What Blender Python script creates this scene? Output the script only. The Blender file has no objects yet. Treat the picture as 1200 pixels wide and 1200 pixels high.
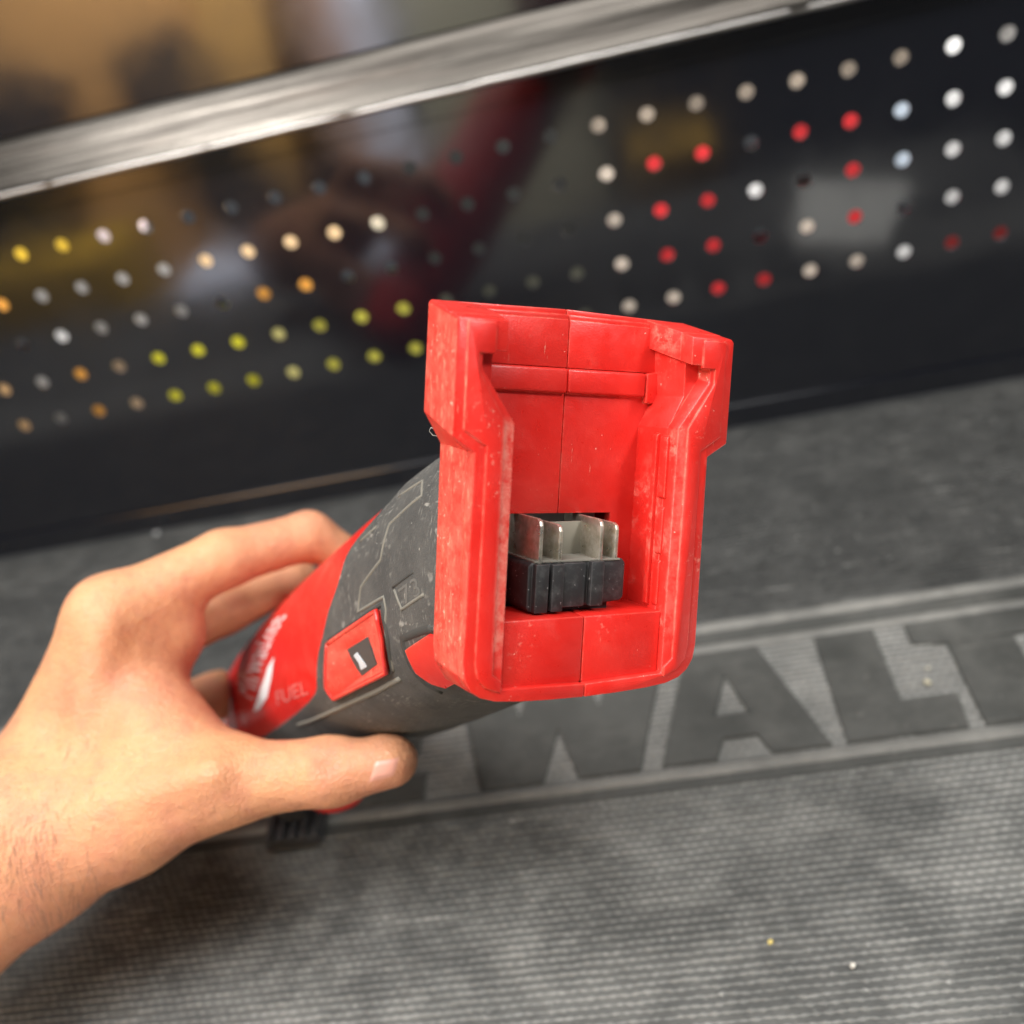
import bpy, bmesh, math, random
import numpy as np
from mathutils import Vector, Matrix
from mathutils.bvhtree import BVHTree
from mathutils.geometry import tessellate_polygon
random.seed(7); rng = np.random.default_rng(7)
S = bpy.context.scene
COL = S.collection

# ------------------------------------------------------------------ camera
CAM = np.array([-0.2030, -0.5576, 0.3242])
MR = np.array([[0.97536488, 0.02853112, -0.2187449],
               [-0.16680491, -0.55351453, -0.81596433],
               [-0.14435886, 0.83235067, -0.5351195]])      # right, down, forward
FPX = 1210.0
cd = bpy.data.cameras.new('camera'); cam = bpy.data.objects.new('camera', cd); COL.objects.link(cam)
cd.sensor_fit = 'HORIZONTAL'; cd.sensor_width = 36; cd.lens = 36 * FPX / 1200
cd.clip_start = 0.01; cd.clip_end = 50
mw = Matrix.Identity(4)
for i in range(3):
    mw[i][0] = MR[0][i]; mw[i][1] = -MR[1][i]; mw[i][2] = -MR[2][i]; mw[i][3] = CAM[i]
cam.matrix_world = mw
S.camera = cam
cd.dof.use_dof = True; cd.dof.focus_distance = 0.258; cd.dof.aperture_fstop = 8.0

# ------------------------------------------------------------------ world and lamps
w = bpy.data.worlds.new('World'); S.world = w; w.use_nodes = True
bg = w.node_tree.nodes['Background']; bg.inputs[0].default_value = (0.92, 0.95, 1.0, 1); bg.inputs[1].default_value = 0.06
S.view_settings.view_transform = 'Standard'; S.view_settings.look = 'None'
S.view_settings.exposure = 0.14; S.view_settings.gamma = 1.0
S.cycles.max_bounces = 8
S.cycles.use_denoising = True


def lamp(name, loc, to, sx, sy, watt, col):
    l = bpy.data.lights.new(name, 'AREA'); l.shape = 'RECTANGLE'; l.size = sx; l.size_y = sy
    l.energy = watt; l.color = col
    o = bpy.data.objects.new(name, l); COL.objects.link(o); o.location = loc
    o.rotation_euler = (Vector(to) - Vector(loc)).to_track_quat('-Z', 'Y').to_euler()
    return o


lamp('ceiling_lamp', (0.80, -0.62, 1.00), (-0.2, -0.3, 0.15), 0.20, 0.20, 10, (1.0, 0.985, 0.965))
lamp('ceiling_lamp', (-0.42, -0.45, 1.40), (-0.3, -0.32, 0.1), 1.3, 0.8, 25, (1.0, 0.99, 0.975))
lamp('ceiling_lamp', (-0.80, -0.78, 1.15), (-0.3, -0.3, 0.1), 0.4, 0.3, 14, (1.0, 0.985, 0.965))
lamp('carton_fill', (-0.62, -0.62, 0.72), (-0.66, -1.05, 0.66), 0.5, 0.2, 62, (1.0, 0.95, 0.88))  # added fill, out of view: brightens the cartons so their reflections show
lamp('package_fill', (-0.32, 0.035, 0.40), (-0.32, 0.10, 0.1), 1.1, 0.03, 13, (1.0, 0.97, 0.93))  # added unseen strip that brightens the packages behind the panel


# ------------------------------------------------------------------ materials
def mat(name, base, rough=0.5, spec=0.5, metal=0.0):
    m = bpy.data.materials.new(name); m.use_nodes = True
    b = m.node_tree.nodes['Principled BSDF']
    b.inputs['Base Color'].default_value = (*base, 1); b.inputs['Roughness'].default_value = rough
    b.inputs['Specular IOR Level'].default_value = spec; b.inputs['Metallic'].default_value = metal
    return m


class G:
    """small node helper"""
    def __init__(s, m):
        s.t = m.node_tree; s.n = s.t.nodes; s.l = s.t.links; s.b = s.n['Principled BSDF']
        s.co = s.n.new('ShaderNodeTexCoord')

    def link(s, a, b): s.l.new(a, b)

    def noise(s, scale, detail=3, rough=0.55, vec=None, dist=0.0):
        n = s.n.new('ShaderNodeTexNoise'); n.inputs['Scale'].default_value = scale
        n.inputs['Detail'].default_value = detail; n.inputs['Roughness'].default_value = rough
        n.inputs['Distortion'].default_value = dist
        s.link(vec or s.co.outputs['Object'], n.inputs['Vector']); return n.outputs['Fac']

    def stretch(s, scale, rot=(0, 0, 0)):
        n = s.n.new('ShaderNodeMapping'); n.inputs['Scale'].default_value = scale; n.inputs['Rotation'].default_value = rot
        s.link(s.co.outputs['Object'], n.inputs['Vector']); return n.outputs['Vector']

    def ramp(s, f, a, b, lo=0.0, hi=1.0):
        n = s.n.new('ShaderNodeMapRange'); n.inputs['From Min'].default_value = a; n.inputs['From Max'].default_value = b
        n.inputs['To Min'].default_value = lo; n.inputs['To Max'].default_value = hi
        s.link(f, n.inputs['Value']); return n.outputs['Result']

    def math(s, op, a, b=0.5):
        n = s.n.new('ShaderNodeMath'); n.operation = op
        for i, x in enumerate((a, b)):
            if isinstance(x, (int, float)): n.inputs[i].default_value = x
            else: s.link(x, n.inputs[i])
        return n.outputs[0]

    def mix(s, f, a, b):
        n = s.n.new('ShaderNodeMix'); n.data_type = 'RGBA'
        if isinstance(f, (int, float)): n.inputs['Factor'].default_value = f
        else: s.link(f, n.inputs['Factor'])
        for k, x in ((6, a), (7, b)):
            if isinstance(x, tuple): n.inputs[k].default_value = (*x, 1)
            else: s.link(x, n.inputs[k])
        return n.outputs[2]

    def bump(s, h, strength, dist):
        n = s.n.new('ShaderNodeBump'); n.inputs['Strength'].default_value = strength; n.inputs['Distance'].default_value = dist
        s.link(h, n.inputs['Height']); s.link(n.outputs[0], s.b.inputs['Normal']); return n

    def edge(s, radius, lo, hi):
        bv = s.n.new('ShaderNodeBevel'); bv.samples = 6; bv.inputs['Radius'].default_value = radius
        ge = s.n.new('ShaderNodeNewGeometry')
        d = s.n.new('ShaderNodeVectorMath'); d.operation = 'DOT_PRODUCT'
        s.link(bv.outputs[0], d.inputs[0]); s.link(ge.outputs['Normal'], d.inputs[1])
        return s.ramp(d.outputs['Value'], hi, lo)

    def color(s, c): s.link(c, s.b.inputs['Base Color'])
    def rough(s, c): s.link(c, s.b.inputs['Roughness'])


def red_plastic():
    m = mat('red_plastic', (0.62, 0.018, 0.012), 0.36, 0.55); g = G(m)
    c = g.mix(g.ramp(g.noise(60, 4), 0.35, 0.7), (0.60, 0.016, 0.011), (0.66, 0.03, 0.022))
    # rubbed pale haze, in patches of its own
    c = g.mix(g.math('MULTIPLY', g.ramp(g.noise(130, 6, 0.7), 0.55, 0.75), 0.2), c, (0.70, 0.12, 0.09))
    # fine vertical scratches
    sc = g.ramp(g.noise(1.0, 4, 0.7, g.stretch((1500, 150, 1500))), 0.66, 0.74)
    pa = g.ramp(g.noise(70, 2), 0.50, 0.66)
    c = g.mix(g.math('MULTIPLY', g.math('MULTIPLY', sc, pa), 0.75), c, (0.80, 0.50, 0.36))
    # nicks
    c = g.mix(g.math('MULTIPLY', g.ramp(g.noise(1150, 1, 0.4), 0.765, 0.79, 0, 0.7), g.ramp(g.noise(60, 2), 0.48, 0.6)), c, (0.85, 0.50, 0.40))
    # scuffing where the battery slides along the rim, and on the outer sides
    sp = g.n.new('ShaderNodeSeparateXYZ'); g.link(g.co.outputs['Object'], sp.inputs[0])
    au = g.math('ABSOLUTE', sp.outputs[0])
    strip = g.math('MULTIPLY', g.math('MULTIPLY', g.ramp(sp.outputs[0], -.001, .001, 1.0, .35), g.ramp(au, .0222, .0226)), g.ramp(au, .0262, .0250))
    strip = g.math('MULTIPLY', strip, g.math('MULTIPLY', g.ramp(sp.outputs[1], -.036, -.029), g.ramp(sp.outputs[1], .0225, .0195)))
    strip = g.math('MULTIPLY', strip, g.math('MULTIPLY', g.ramp(sp.outputs[2], -.0016, -.0009), g.ramp(g.noise(330, 5, 0.75), 0.36, 0.60)))
    gn = g.n.new('ShaderNodeSeparateXYZ'); g.link(g.co.outputs['Normal'], gn.inputs[0])
    side = g.math('MULTIPLY', g.ramp(g.math('ABSOLUTE', gn.outputs[0]), .90, .97), g.ramp(au, .0295, .0305))
    haze_ = g.math('MULTIPLY', side, g.ramp(g.noise(240, 5, 0.75), 0.34, 0.68, 0.15, 0.8))
    c = g.mix(g.math('MULTIPLY', haze_, 0.75), c, (0.68, 0.17, 0.115))
    ss_ = g.math('MULTIPLY', g.ramp(g.noise(1.0, 5, 0.75, g.stretch((1500, 260, 1000))), 0.54, 0.66), g.ramp(g.noise(75, 3), 0.40, 0.60))
    c = g.mix(g.math('MULTIPLY', g.math('MULTIPLY', side, ss_), 0.5), c, (0.80, 0.50, 0.33))
    nk = g.math('MULTIPLY', side, g.ramp(g.noise(800, 2, 0.5), 0.69, 0.735))
    c = g.mix(g.math('MULTIPLY', nk, 0.7), c, (0.84, 0.55, 0.42))
    # rub marks left on the inner walls by the battery rails
    inner = g.math('MULTIPLY', g.ramp(g.math('ABSOLUTE', gn.outputs[0]), .80, .92), g.ramp(au, .0290, .0275))
    rub = g.math('MULTIPLY', g.ramp(g.noise(190, 5, 0.75), 0.50, 0.66), g.ramp(g.noise(45, 2), 0.42, 0.60))
    c = g.mix(g.math('MULTIPLY', g.math('MULTIPLY', inner, rub), 0.6), c, (0.76, 0.24, 0.18))
    face = g.math('MULTIPLY', g.ramp(gn.outputs[2], .9, .98), g.math('MULTIPLY', g.ramp(g.noise(620, 3, 0.6), 0.60, 0.68), g.ramp(g.noise(38, 3), 0.50, 0.64)))
    c = g.mix(g.math('MULTIPLY', g.math('MULTIPLY', face, g.ramp(sp.outputs[2], -.006, -.003)), 0.45), c, (0.80, 0.36, 0.27))
    c = g.mix(g.math('MULTIPLY', strip, 0.7), c, (0.74, 0.26, 0.20))
    # worn corners
    e = g.math('MULTIPLY', g.edge(0.0007, 0.80, 0.985), g.ramp(g.noise(260, 3, 0.7), 0.36, 0.66))
    c = g.mix(g.math('MULTIPLY', e, 0.62), c, (0.80, 0.28, 0.20))
    g.color(c)
    g.rough(g.ramp(g.noise(200, 3), 0.3, 0.7, 0.26, 0.46))
    g.bump(g.math('ADD', g.noise(2400, 2), g.math('MULTIPLY', g.noise(160, 3), 1.5)), 0.14, 0.0004)
    return m


def body_red():
    m = mat('glossy_red_housing', (0.60, 0.016, 0.012), 0.33, 0.5); g = G(m)
    c = g.mix(g.ramp(g.noise(90, 5, 0.7), 0.5, 0.8, 0, 0.3), (0.60, 0.017, 0.013), (0.70, 0.12, 0.09))
    g.color(c); g.rough(g.ramp(g.noise(150, 4), 0.3, 0.7, 0.28, 0.48)); return m


def rubber_grip():
    m = mat('grey_rubber_overmould', (0.075, 0.072, 0.066), 0.72, 0.3); g = G(m)
    c = g.mix(g.ramp(g.noise(70, 5, 0.7), 0.35, 0.7), (0.052, 0.051, 0.048), (0.086, 0.083, 0.076))
    # dust caught in the fine weave
    wx = g.ramp(g.noise(1.0, 2, 0.5, g.stretch((250, 250, 2300))), 0.60, 0.72)
    wy = g.ramp(g.noise(1.0, 2, 0.5, g.stretch((2300, 250, 250), (0, 0.4, 0))), 0.60, 0.72)
    ww = g.math('MULTIPLY', g.math('MAXIMUM', wx, wy), g.ramp(g.noise(60, 3), 0.42, 0.62))
    c = g.mix(g.math('MULTIPLY', ww, 0.55), c, (0.36, 0.34, 0.30))
    c = g.mix(g.ramp(g.noise(700, 1), 0.76, 0.80, 0, 0.4), c, (0.5, 0.47, 0.42))
    g.color(c); g.bump(g.noise(1500, 3), 0.35, 0.0006); return m


def skin_mat():
    m = mat('skin', (0.56, 0.29, 0.165), 0.50, 0.35); g = G(m)
    c = g.mix(g.ramp(g.noise(20, 3), 0.35, 0.68), (0.605, 0.300, 0.148), (0.555, 0.238, 0.138))
    c = g.mix(g.ramp(g.noise(60, 5, 0.65), 0.48, 0.72, 0, 0.6), c, (0.47, 0.175, 0.115))
    c = g.mix(g.ramp(g.noise(260, 4, 0.7), 0.50, 0.76, 0, 0.4), c, (0.37, 0.155, 0.095))
    c = g.mix(g.ramp(g.noise(900, 2), 0.60, 0.75, 0, 0.35), c, (0.36, 0.16, 0.10))
    g.color(c); g.rough(g.ramp(g.noise(500, 3), 0.3, 0.7, 0.38, 0.58))
    g.b.inputs['Subsurface Weight'].default_value = 0.15
    g.b.inputs['Subsurface Radius'].default_value = (1.0, 0.35, 0.18)
    g.b.inputs['Subsurface Scale'].default_value = 0.003
    vo = g.n.new('ShaderNodeTexVoronoi'); vo.feature = 'DISTANCE_TO_EDGE'; vo.inputs['Scale'].default_value = 620
    g.link(g.co.outputs['Object'], vo.inputs['Vector'])
    wr = g.noise(1.0, 4, 0.6, g.stretch((140, 420, 240), (0.3, 0.2, 0.5)))
    h = g.math('ADD', g.math('ADD', g.math('MULTIPLY', g.ramp(vo.outputs['Distance'], 0.0, 0.18), .35), g.math('MULTIPLY', wr, 1.5)), g.math('MULTIPLY', g.noise(110, 3), 2.2))
    g.bump(h, 0.45, 0.0010); return m


def mat_rubber(name, a, b, dust, amt):
    m = mat(name, a, 0.62, 0.35); g = G(m)
    c = g.mix(g.ramp(g.noise(11, 5, 0.65), 0.36, 0.64), tuple(q * .8 for q in a), tuple(q * 1.12 for q in b))
    sp = g.n.new('ShaderNodeSeparateXYZ'); g.link(g.co.outputs['Object'], sp.inputs[0])
    strip = g.math('MULTIPLY', g.ramp(sp.outputs[1], -.268, -.263), g.ramp(sp.outputs[1], -.193, -.199))
    far = g.ramp(sp.outputs[1], -.17, -.19, .25, 1.0)
    if name.startswith('ribbed'):      # dust lies thicker between the letters, thin on the smooth far strip
        c = g.mix(g.ramp(sp.outputs[1], -.182, -.178), c, tuple(.36 * q for q in a))
        c = g.mix(g.math('MULTIPLY', strip, 0.24), c, dust); amt2 = g.math('MULTIPLY', far, amt * .8)
        c = g.mix(g.math('MULTIPLY', g.ramp(g.noise(38, 6, 0.7), 0.44, 0.74), amt2), c, dust)
    else:
        c = g.mix(g.ramp(g.noise(38, 6, 0.7), 0.46, 0.74, 0, amt * .6), c, dust)
    c = g.mix(g.ramp(g.noise(1.0, 4, 0.7, g.stretch((22, 190, 50), (0, 0, 0.35))), 0.60, 0.74, 0, amt * 0.8), c, dust)
    c = g.mix(g.ramp(g.noise(330, 2), 0.67, 0.76, 0, amt), c, dust)
    g.color(c); g.rough(g.ramp(g.noise(60, 4), 0.3, 0.7, 0.45, 0.72))
    g.bump(g.noise(1400, 3), 0.3, 0.0006); return m


def gloss_black():
    m = mat('black_gloss_enamel', (0.006, 0.0066, 0.0095), 0.11, 0.5); g = G(m)
    g.b.inputs['IOR'].default_value = 1.78
    g.rough(g.ramp(g.noise(24, 5, 0.6), 0.3, 0.75, 0.07, 0.17))
    g.bump(g.noise(7, 3), 0.05, 0.01); return m


def worn_metal():
    m = mat('worn_steel_edge', (0.52, 0.50, 0.47), 0.35, 0.5, 1.0); g = G(m)
    v = g.stretch((2.5, 160, 160))
    c = g.mix(g.ramp(g.noise(1.0, 6, 0.7, v), 0.40, 0.62), (0.008, 0.007, 0.006), (0.066, 0.060, 0.053))
    c = g.mix(g.ramp(g.noise(1.0, 5, 0.7, g.stretch((9, 90, 90))), 0.54, 0.68, 0, .35), c, (0.045, 0.036, 0.030))
    g.color(c); g.rough(g.ramp(g.noise(1.0, 6, 0.7, v), 0.3, 0.7, 0.45, 0.20))
    g.bump(g.noise(1.0, 4, 0.6, g.stretch((9, 60, 60))), 0.2, 0.003); return m


def blade_mat():
    m = mat('tarnished_contact_metal', (0.5, 0.47, 0.42), 0.3, 0.5, 0.75); g = G(m)
    c = g.mix(g.ramp(g.noise(420, 5, 0.7), 0.4, 0.62), (0.58, 0.545, 0.47), (0.42, 0.38, 0.28))
    c = g.mix(g.edge(0.0004, 0.8, 0.97), c, (0.80, 0.76, 0.70))
    g.color(c); g.rough(g.ramp(g.noise(300, 4), 0.35, 0.65, 0.25, 0.55)); return m


def terminal_black():
    m = mat('black_terminal_plastic', (0.025, 0.026, 0.030), 0.5, 0.4); g = G(m)
    c = g.mix(g.ramp(g.noise(330, 5, 0.7), 0.5, 0.75, 0, 0.5), (0.022, 0.022, 0.023), (0.10, 0.10, 0.10))
    c = g.mix(g.math('MULTIPLY', g.edge(0.0005, 0.8, 0.98), 0.5), c, (0.16, 0.16, 0.165))
    c = g.mix(g.ramp(g.noise(1300, 1), 0.74, 0.78, 0, 0.8), c, (0.5, 0.5, 0.5))
    g.color(c); return m


M_RED = red_plastic(); M_BODY = body_red(); M_GRIP = rubber_grip(); M_SKIN = skin_mat()
M_LINE = mat('dusty_rubber_edge', (0.16, 0.15, 0.125), 0.75, 0.3)
M_DARKGRIP = mat('dark_rubber_groove', (0.045, 0.044, 0.040), 0.7, 0.3)
M_MAT = mat_rubber('ribbed_rubber', (0.056, 0.057, 0.054), (0.077, 0.077, 0.073), (0.25, 0.246, 0.228), 0.45)
M_TREAD = mat_rubber('ribbed_rubber_crests', (0.104, 0.105, 0.100), (0.168, 0.168, 0.158), (0.38, 0.375, 0.35), 0.55)
M_LETTER = mat_rubber('smooth_rubber', (0.046, 0.047, 0.043), (0.066, 0.066, 0.061), (0.17, 0.165, 0.15), 0.45)
M_RIDGE = mat_rubber('worn_rubber_ridge', (0.115, 0.113, 0.105), (0.16, 0.156, 0.143), (0.32, 0.31, 0.28), 0.4)
M_GLOSS = gloss_black(); M_STEEL = worn_metal(); M_BLADE = blade_mat(); M_TERM = terminal_black()
M_DUSTYGREY = mat('dusty_grey_plastic', (0.30, 0.30, 0.29), 0.8, 0.3)
M_WHITE = mat('white_print', (0.80, 0.78, 0.76), 0.5, 0.4)
M_DARK = mat('dark_plastic', (0.02, 0.02, 0.021), 0.5, 0.4)
M_NAIL = mat('nail', (0.60, 0.29, 0.22), 0.36, 0.4)
M_HAIR = mat('dark_hair', (0.06, 0.035, 0.02), 0.5, 0.4)


# ------------------------------------------------------------------ mesh helpers
def obj(name, bm, m, parent=None, smooth=None):
    me = bpy.data.meshes.new(name)
    if isinstance(bm, bmesh.types.BMesh):
        bmesh.ops.recalc_face_normals(bm, faces=bm.faces) if bm.faces else None
        bm.to_mesh(me); bm.free()
    else:
        me.from_pydata(*bm)
    me.materials.append(m)
    if smooth is not None:
        me.shade_smooth()
        if smooth < 3:
            me.set_sharp_from_angle(angle=smooth)
    o = bpy.data.objects.new(name, me); COL.objects.link(o)
    if parent: o.parent = parent
    return o


def tag(o, label, cat, group=None):
    o['label'] = label; o['category'] = cat
    if group: o['group'] = group
    return o


def empty(name, loc=(0, 0, 0)):
    o = bpy.data.objects.new(name, None); COL.objects.link(o); o.location = loc; o.empty_display_size = 0.02; return o


def prism(bm, poly, w0, w1, top=None, bevel=0.0, seg=2):
    """polygon (u,v) extruded from w0 (back) to w1 (front); units as given"""
    nb = [bm.verts.new((p[0], p[1], w0)) for p in (top or poly)]
    nf = [bm.verts.new((p[0], p[1], w1)) for p in poly]
    n = len(poly); fs = [bm.faces.new(nf), bm.faces.new(nb[::-1])]
    for i in range(n):
        fs.append(bm.faces.new((nb[i], nb[(i + 1) % n], nf[(i + 1) % n], nf[i])))
    if bevel:
        bmesh.ops.recalc_face_normals(bm, faces=fs)
        es = {e for f in fs for e in f.edges if e.calc_face_angle(0) > 0.35}
        bmesh.ops.bevel(bm, geom=list(es), offset=bevel, segments=seg, affect='EDGES', profile=0.5, clamp_overlap=True)
    return bm


def box(bm, x0, x1, y0, y1, z0, z1, bevel=0.0, seg=2):
    return prism(bm, [(x0, y0), (x1, y0), (x1, y1), (x0, y1)], z0, z1, bevel=bevel, seg=seg)


def tube(bm, pts, r, n=8, closed=False):
    pts = [Vector(p) for p in pts]; rings = []
    up = None
    for i, p in enumerate(pts):
        a = pts[max(i - 1, 0)]; b = pts[min(i + 1, len(pts) - 1)]
        t = (b - a).normalized()
        if up is None or abs(up.dot(t)) > 0.95:
            up = t.orthogonal()
        s = (up - t * up.dot(t)).normalized(); up = s; q = t.cross(s)
        rr = r(i / (len(pts) - 1)) if callable(r) else r
        rings.append([bm.verts.new(p + (s * math.cos(k * 2 * math.pi / n) + q * math.sin(k * 2 * math.pi / n)) * rr) for k in range(n)])
    for a, b in zip(rings, rings[1:]):
        for k in range(n):
            bm.faces.new((a[k], a[(k + 1) % n], b[(k + 1) % n], b[k]))
    bm.faces.new(rings[0][::-1]); bm.faces.new(rings[-1])
    return bm


def at(px, py, depth):
    """a place in the room, given along a sight line of the photograph and its distance"""
    return CAM + depth * (MR[0] * (px - 600) / FPX + MR[1] * (py - 600) / FPX + MR[2])


# ------------------------------------------------------------------ rubber mat
Y_BACK, Y_FRONT, X_L, X_R = -0.0035, -0.47, -0.95, 0.16
bm = bmesh.new(); box(bm, X_L, X_R, Y_FRONT, Y_BACK, -0.004, 0.0)
rubber_mat = tag(obj('rubber_mat', bm, M_MAT), 'dark grey ribbed rubber mat with large raised smooth lettering, lying under the hand-held red tool', 'mat')

# the fine woven tread: thousands of low bumps
py_ = 0.00315; step = 0.00105
rows = [y for y in np.arange(Y_FRONT + 0.004, Y_BACK - 0.003, py_) if not (-0.1985 < y < -0.1775 or -0.2755 < y < -0.2650)]
xs = np.arange(X_L + 0.004, X_R - 0.004, step); NX = len(xs)
Vt, Ft = [], []
for r_i, yc in enumerate(rows):
    x = xs + rng.normal(0, 0.00018, NX)
    yy = yc + np.convolve(rng.normal(0, 0.00026, NX + 4), [.15, .2, .3, .2, .15], 'valid')
    k = np.where(yc > -.18, .55, 1.0)
    wv = .5 + .5 * np.cos(2 * np.pi * (xs / .0038 + rng.uniform(-.18, .18) + (r_i % 2) * .5))     # the weave along a row
    lump = np.convolve(rng.normal(0, 1, NX + 6), np.ones(7) / 7, 'valid') * 2.65
    worn = .5 + .5 * np.sin(xs * 31 + 2.1 * np.sin(yc * 47)) * np.sin(yc * 39 + 1.7 * np.sin(xs * 23))
    hz = 0.00085 * k * np.clip((.22 + .72 * wv + .24 * lump) * (.62 + .5 * worn), .04, 1.35)
    cut = np.convolve((rng.random(NX + 3) < .018).astype(float), np.ones(4), 'valid') > 0
    hz[cut] *= .15
    hy = np.convolve(rng.uniform(.00034, .00078, NX + 2), [.33, .34, .33], 'valid') * (1 - (.30 + .55 * (1 - worn)) * (1 - wv))
    z0 = np.full(NX, -.0003)
    prof = [(yy - hy * 1.7, z0), (yy - hy * .7, hz * .95), (yy + hy * .6, hz), (yy + hy * 1.7, z0)]
    Vt.append(np.stack([np.stack([x, a, b], 1) for a, b in prof], 1))
    base = r_i * NX * 4; i0 = base + np.arange(NX - 1) * 4
    for a in range(3): Ft.append(np.stack([i0 + a, i0 + 4 + a, i0 + 5 + a, i0 + 1 + a], 1))
V = np.concatenate(Vt).astype(np.float32); F = np.concatenate(Ft).astype(np.int32)
me = bpy.data.meshes.new('tread')
me.vertices.add(V.size // 3); me.vertices.foreach_set('co', V.reshape(-1))
me.loops.add(F.size); me.loops.foreach_set('vertex_index', F.reshape(-1))
me.polygons.add(len(F)); me.polygons.foreach_set('loop_start', np.arange(0, F.size, 4, dtype=np.int32))
me.update(); me.validate(); me.materials.append(M_TREAD); me.shade_smooth()
tread = bpy.data.objects.new('tread', me); COL.objects.link(tread); tread.parent = rubber_mat; tread['kind'] = 'stuff'

# long ridges that frame the lettering
for yc, wd, hh in ((-0.1812, 0.0036, 0.0016), (-0.1958, 0.0030, 0.0014), (-0.2672, 0.0036, 0.0016)):
    bm = bmesh.new(); prof = [(-wd, -0.0003), (-wd * .6, hh * .75), (-wd * .2, hh), (wd * .2, hh), (wd * .6, hh * .75), (wd, -0.0003)]
    va = [bm.verts.new((X_L, yc + a, z)) for a, z in prof]; vb = [bm.verts.new((X_R, yc + a, z)) for a, z in prof]
    for k in range(5): bm.faces.new((va[k], vb[k], vb[k + 1], va[k + 1]))
    bm.faces.new(va); bm.faces.new(vb[::-1])
    obj('ridge', bm, M_RIDGE, rubber_mat, 0.9)
bm = bmesh.new(); box(bm, X_L, X_R, -0.1925, -0.1852, -0.0003, 0.0004)
obj('groove_floor', bm, M_LETTER, rubber_mat)
bm = bmesh.new(); box(bm, X_L, X_R, -0.2755, -0.2706, -0.0003, 0.0004)
obj('groove_floor', bm, M_LETTER, rubber_mat)

# the lettering D E W A L T, each letter a raised pad
T_, B_ = -0.1992, -0.2634
letters = [
    [[(-.436, T_), (-.397, T_), (-.381, -.2075), (-.373, -.222), (-.373, -.241), (-.381, -.255), (-.397, B_), (-.436, B_)],
     [(-.413, -.2125), (-.413, -.2500), (-.402, -.2500), (-.397, -.244), (-.397, -.218), (-.402, -.2125)]],
    [[(-.366, T_), (-.323, T_), (-.323, -.2135), (-.345, -.2135), (-.345, -.2240), (-.327, -.2240), (-.327, -.2375), (-.345, -.2375),
      (-.345, -.2490), (-.322, -.2490), (-.322, B_), (-.366, B_)]],
    [[(-.3115, T_), (-.2880, T_), (-.2820, -.2235), (-.2765, T_), (-.2520, T_), (-.2460, -.2235), (-.2395, T_), (-.2150, T_),
      (-.2300, B_), (-.2560, B_), (-.2641, -.2350), (-.2705, B_), (-.2975, B_)]],
    [[(-.2055, T_), (-.1730, T_), (-.1530, B_), (-.1770, B_), (-.1815, -.2525), (-.1950, -.2525), (-.1990, B_), (-.2215, B_)],
     [(-.1892, -.2160), (-.1965, -.2390), (-.1830, -.2390)]],
    [[(-.1474, T_), (-.1215, T_), (-.1215, -.2442), (-.0992, -.2442), (-.1010, B_), (-.1477, B_)]],
    [[(-.1085, T_), (-.0500, T_), (-.0500, -.2150), (-.0675, -.2150), (-.0675, B_), (-.0948, B_), (-.0948, -.2150), (-.1085, -.2135)]],
]


def letter_pad(polys, h):
    loops = [[Vector((x, y, 0)) for x, y in pl] for pl in polys]
    tris = tessellate_polygon(loops); flat = [v for l in loops for v in l]
    bm = bmesh.new(); vs = [bm.verts.new((v.x, v.y, h)) for v in flat]
    for t in tris: bm.faces.new([vs[i] for i in t])
    bmesh.ops.dissolve_limit(bm, angle_limit=0.01, verts=bm.verts, edges=bm.edges)
    bmesh.ops.recalc_face_normals(bm, faces=bm.faces)
    if bm.faces and list(bm.faces)[0].normal.z < 0: bmesh.ops.reverse_faces(bm, faces=bm.faces)
    be = [e for e in bm.edges if e.is_boundary]
    r = bmesh.ops.extrude_edge_only(bm, edges=be)
    for v in [g for g in r['geom'] if isinstance(g, bmesh.types.BMVert)]: v.co.z = -0.0003
    bm.edges.ensure_lookup_table()
    te = [e for e in bm.edges if len(e.link_faces) == 2 and e.calc_face_angle(0) > 0.6 and all(abs(v.co.z - h) < 1e-6 for v in e.verts)]
    bmesh.ops.bevel(bm, geom=te, offset=0.0006, segments=2, affect='EDGES')
    return bm


for pl in letters:
    obj('letter', letter_pad(pl, 0.0013), M_LETTER, rubber_mat, 0.5)

# crumbs and lint dropped on the mat
for lab, x, y, r, c in (('tiny yellow crumb on the woven tread at the front of the mat', -.1925, -.3462, .0010, (0.62, 0.50, 0.16)),
                        ('pale crumb lying on the dark smooth rubber right of the raised letter T foot', -.1090, -.2372, .0013, (0.46, 0.42, 0.30)),
                        ('pale crumb lying on the dark smooth rubber, smaller of the two near the letter T', -.1062, -.2290, .0009, (0.42, 0.40, 0.33)),
                        ('grey speck of grit on the tread at the foot of the black panel', -.5295, -.0095, .0018, (0.30, 0.30, 0.30)),
                        ('pale lint flake on the mat near its front right corner', -.1680, -.3576, .0010, (0.55, 0.52, 0.46))):
    bm = bmesh.new(); bmesh.ops.create_icosphere(bm, subdivisions=2, radius=r)
    for v in bm.verts: v.co *= 1 + random.uniform(-.3, .3); v.co.z *= .7
    o = tag(obj('crumb', bm, mat('crumb_' + lab[:6].strip(), c, 0.7), None, 3.2), lab, 'crumb'); o.location = (x, y, 0.0011 + r * .5)

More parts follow.
